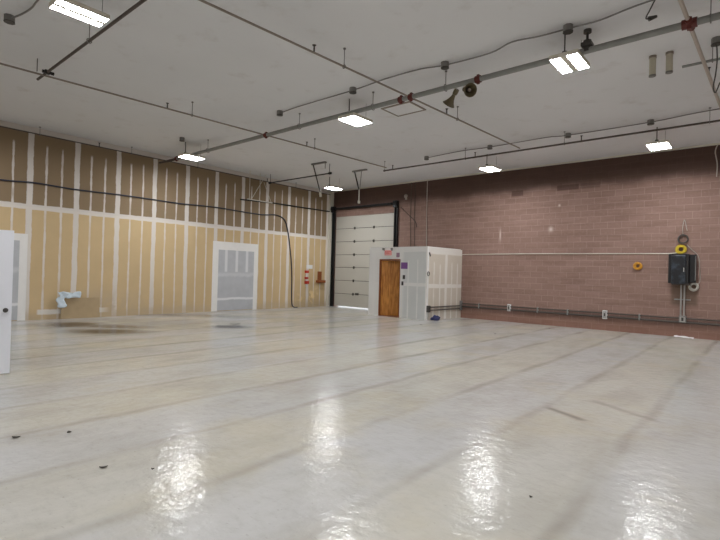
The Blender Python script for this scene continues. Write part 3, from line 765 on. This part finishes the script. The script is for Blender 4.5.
for a in ((-9.18, 7.6, 'grey junction box at the left end of the wavy ceiling conduit'),
          (-6.76, 7.57, 'grey junction box on the wavy conduit above the centre light'),
          (-4.58, 7.67, 'grey junction box on the wavy conduit above the horn speakers'),
          (-2.40, 7.68, 'grey junction box on the wavy conduit above the right double light'),
          (-8.63, 13.43, 'junction box at the left end of the conduit by the block wall'),
          (-6.35, 13.35, 'junction box above the light by the block wall over the booth side'),
          (-4.13, 13.43, 'junction box between the two lights by the block wall'),
          (-2.19, 13.43, 'junction box above the light over the black panel'),
          (-9.24, 2.09, 'junction box at the upper left corner beside the twin tube light'),
          (-.65, 9.5, 'junction box at the far right edge, under the ceiling'),
          (-13.45, 7.4, 'junction box above the light at the left end of the main pipe')):
    jbox(*a)
tag(MB().tube(smooth_path([(-1.22, 7.6, CZ), (-1.3, 7.7, 5.42), (-1.36, 7.8, 5.38), (-1.34, 7.9, 5.40), (-1.27, 7.95, 5.42)]), .01).cyl((-1.34, 7.9, 5.40), (-1.25, 7.95, 5.43), .035, .02).build('dangling_lead', M['dark_grey'], smooth=True), 'dark cable end dangling from the ceiling at the top right', 'cable')
tag(MB().tube(smooth_path([(-.65, 9.5, 5.45), (-.64, 9.5, 5.2), (-.66, 9.55, 4.98), (-.69, 9.6, 4.8), (-.66, 9.6, 4.7), (-.6, 9.58, 4.85)]), .01).build('hanging_lead', M['dark_grey'], smooth=True), 'dark cable looping down from the junction box at far right', 'cable')
# open vents: two pale pipe stubs below the ceiling
def vent(x, y, label):
    o = thing('vent_stub', label, 'vent pipe', (x, y, ZC), 'pale vent pipes')
    MB().tube([(x, y, ZC), (x, y, 5.2)], .052, 16).build('pipe', M['tan_pipe2'], o, True)
    MB().cyl((x, y, ZC - .04), (x, y, ZC), .06, n=16).build('collar', M['tan_pipe'], o)
    MB().cyl((x, y, 5.19), (x, y, 5.215), .056, n=16).build('rim', M['grey_box'], o)
vent(-1.56, 9.62, 'left of the two pale upright vent pipes under the ceiling')
vent(-1.31, 9.62, 'right of the two pale upright vent pipes under the ceiling')
ht = thing('ceiling_hatch', 'faint square hatch in the ceiling beyond the centre light', 'hatch', (-6.65, 9.25, ZC))
MB().box((-7.0, 8.95, ZC - .012), (-6.25, 9.55, ZC)).build('panel', M['ceiling'], ht)
MB().box((-7.04, 8.9, ZC - .02), (-7.0, 9.6, ZC)).box((-6.25, 8.9, ZC - .02), (-6.21, 9.6, ZC)).box((-7.0, 8.9, ZC - .02), (-6.25, 8.95, ZC)).box((-7.0, 9.55, ZC - .02), (-6.25, 9.6, ZC)).build('frame', M['tan_pipe'], ht)
tag(MB().cyl((-10.7, 2.88, 5.3), (-10.7, 2.88, ZC), .008).build('threaded_rod', M['dark_grey']), 'short bare rod hanging from the ceiling above the end of the dark pipe', 'rod')

# ------------------------------------------------------------------ horn speakers
def horn(x, label, ax):
    o = thing('horn_speaker', label, 'horn speaker', (x, 8.05, PZ - .05), 'horn speakers')
    c0 = Vector((x, 8.06, PZ - .1)); ax = Vector(ax).normalized()
    MB().box((x - .02, 8.02, PZ - .13), (x + .02, 8.1, PZ - .045), bevel=.006).build('bracket', M['off_white'], o)
    MB().lathe([(0.0, -.05), (.045, -.05), (.05, 0), (.045, .05), (.03, .06)], c0, ax, 16).build('driver', M['horn'], o, True)
    MB().lathe([(.03, .05), (.038, .1), (.055, .16), (.085, .22), (.12, .265), (.125, .27), (.115, .268), (.08, .215), (.045, .15), (.025, .1)], c0, ax, 24).build('bell', M['horn'], o, True)
    MB().lathe([(0.0, .245), (.025, .24), (.035, .2), (.03, .12), (0.0, .12)], c0, ax, 16).build('reflector', M['tan_pipe'], o, True)
horn(-4.56, 'left horn speaker under the main pipe, pointing left and down', (-.75, .25, -.75))
horn(-4.36, 'right horn speaker under the main pipe, its round mouth facing the camera', (.75, -.62, -.42))

# ------------------------------------------------------------------ scraps on the floor
def scrap(x, y, L_, w, rz, label, name='floor_scrap', curl=.006):
    L_ *= .62; w *= .8
    mb = MB()
    bmesh.ops.create_grid(mb.bm, x_segments=8, y_segments=4, size=.5)
    for v in mb.bm.verts:
        a_, b_ = v.co.x * 2, v.co.y * 2
        ww = w * max(.12, (1 - a_ * a_)) ** .7
        v.co = Vector((a_ * L_ / 2, b_ * ww / 2 + .12 * L_ * a_ * a_, .004 + curl * a_ * a_ + curl * .5 * b_ * b_))
    m = Matrix.Translation((x, y, 0)) @ Matrix.Rotation(rz, 4, 'Z')
    for v in mb.bm.verts: v.co = m @ v.co
    o = mb.build(name, M['leaf'], smooth=True)
    o.modifiers.new('thick', 'SOLIDIFY').thickness = .004
    tag(o, label, 'debris')
for a in ((-5.21, 1.33, .11, .05, .9, 'curled dark scrap on the floor at the left edge of the picture'),
          (-5.03, 1.71, .07, .05, .3, 'small round dark scrap on the floor right of the left edge scrap'),
          (-3.96, 1.60, .10, .035, 1.1, 'hooked dark scrap on the floor at the lower left'),
          (-3.66, 1.85, .04, .02, .6, 'tiny dark chip on the floor beside the left glare spot'),
          (-1.27, 3.48, .035, .03, 0, 'tiny dark chip on the floor right of the middle foreground glare'),
          (-8.4, 13.0, .12, .05, .4, 'small dark scrap on the floor before the booth side'),
          (-5.76, 12.74, .11, .05, .8, 'small dark scrap on the floor before the block wall conduits'),
          (-11.9, 8.4, .5, .14, 1.2, 'long flat dark scrap on the floor before the wall patch')):
    scrap(*a)
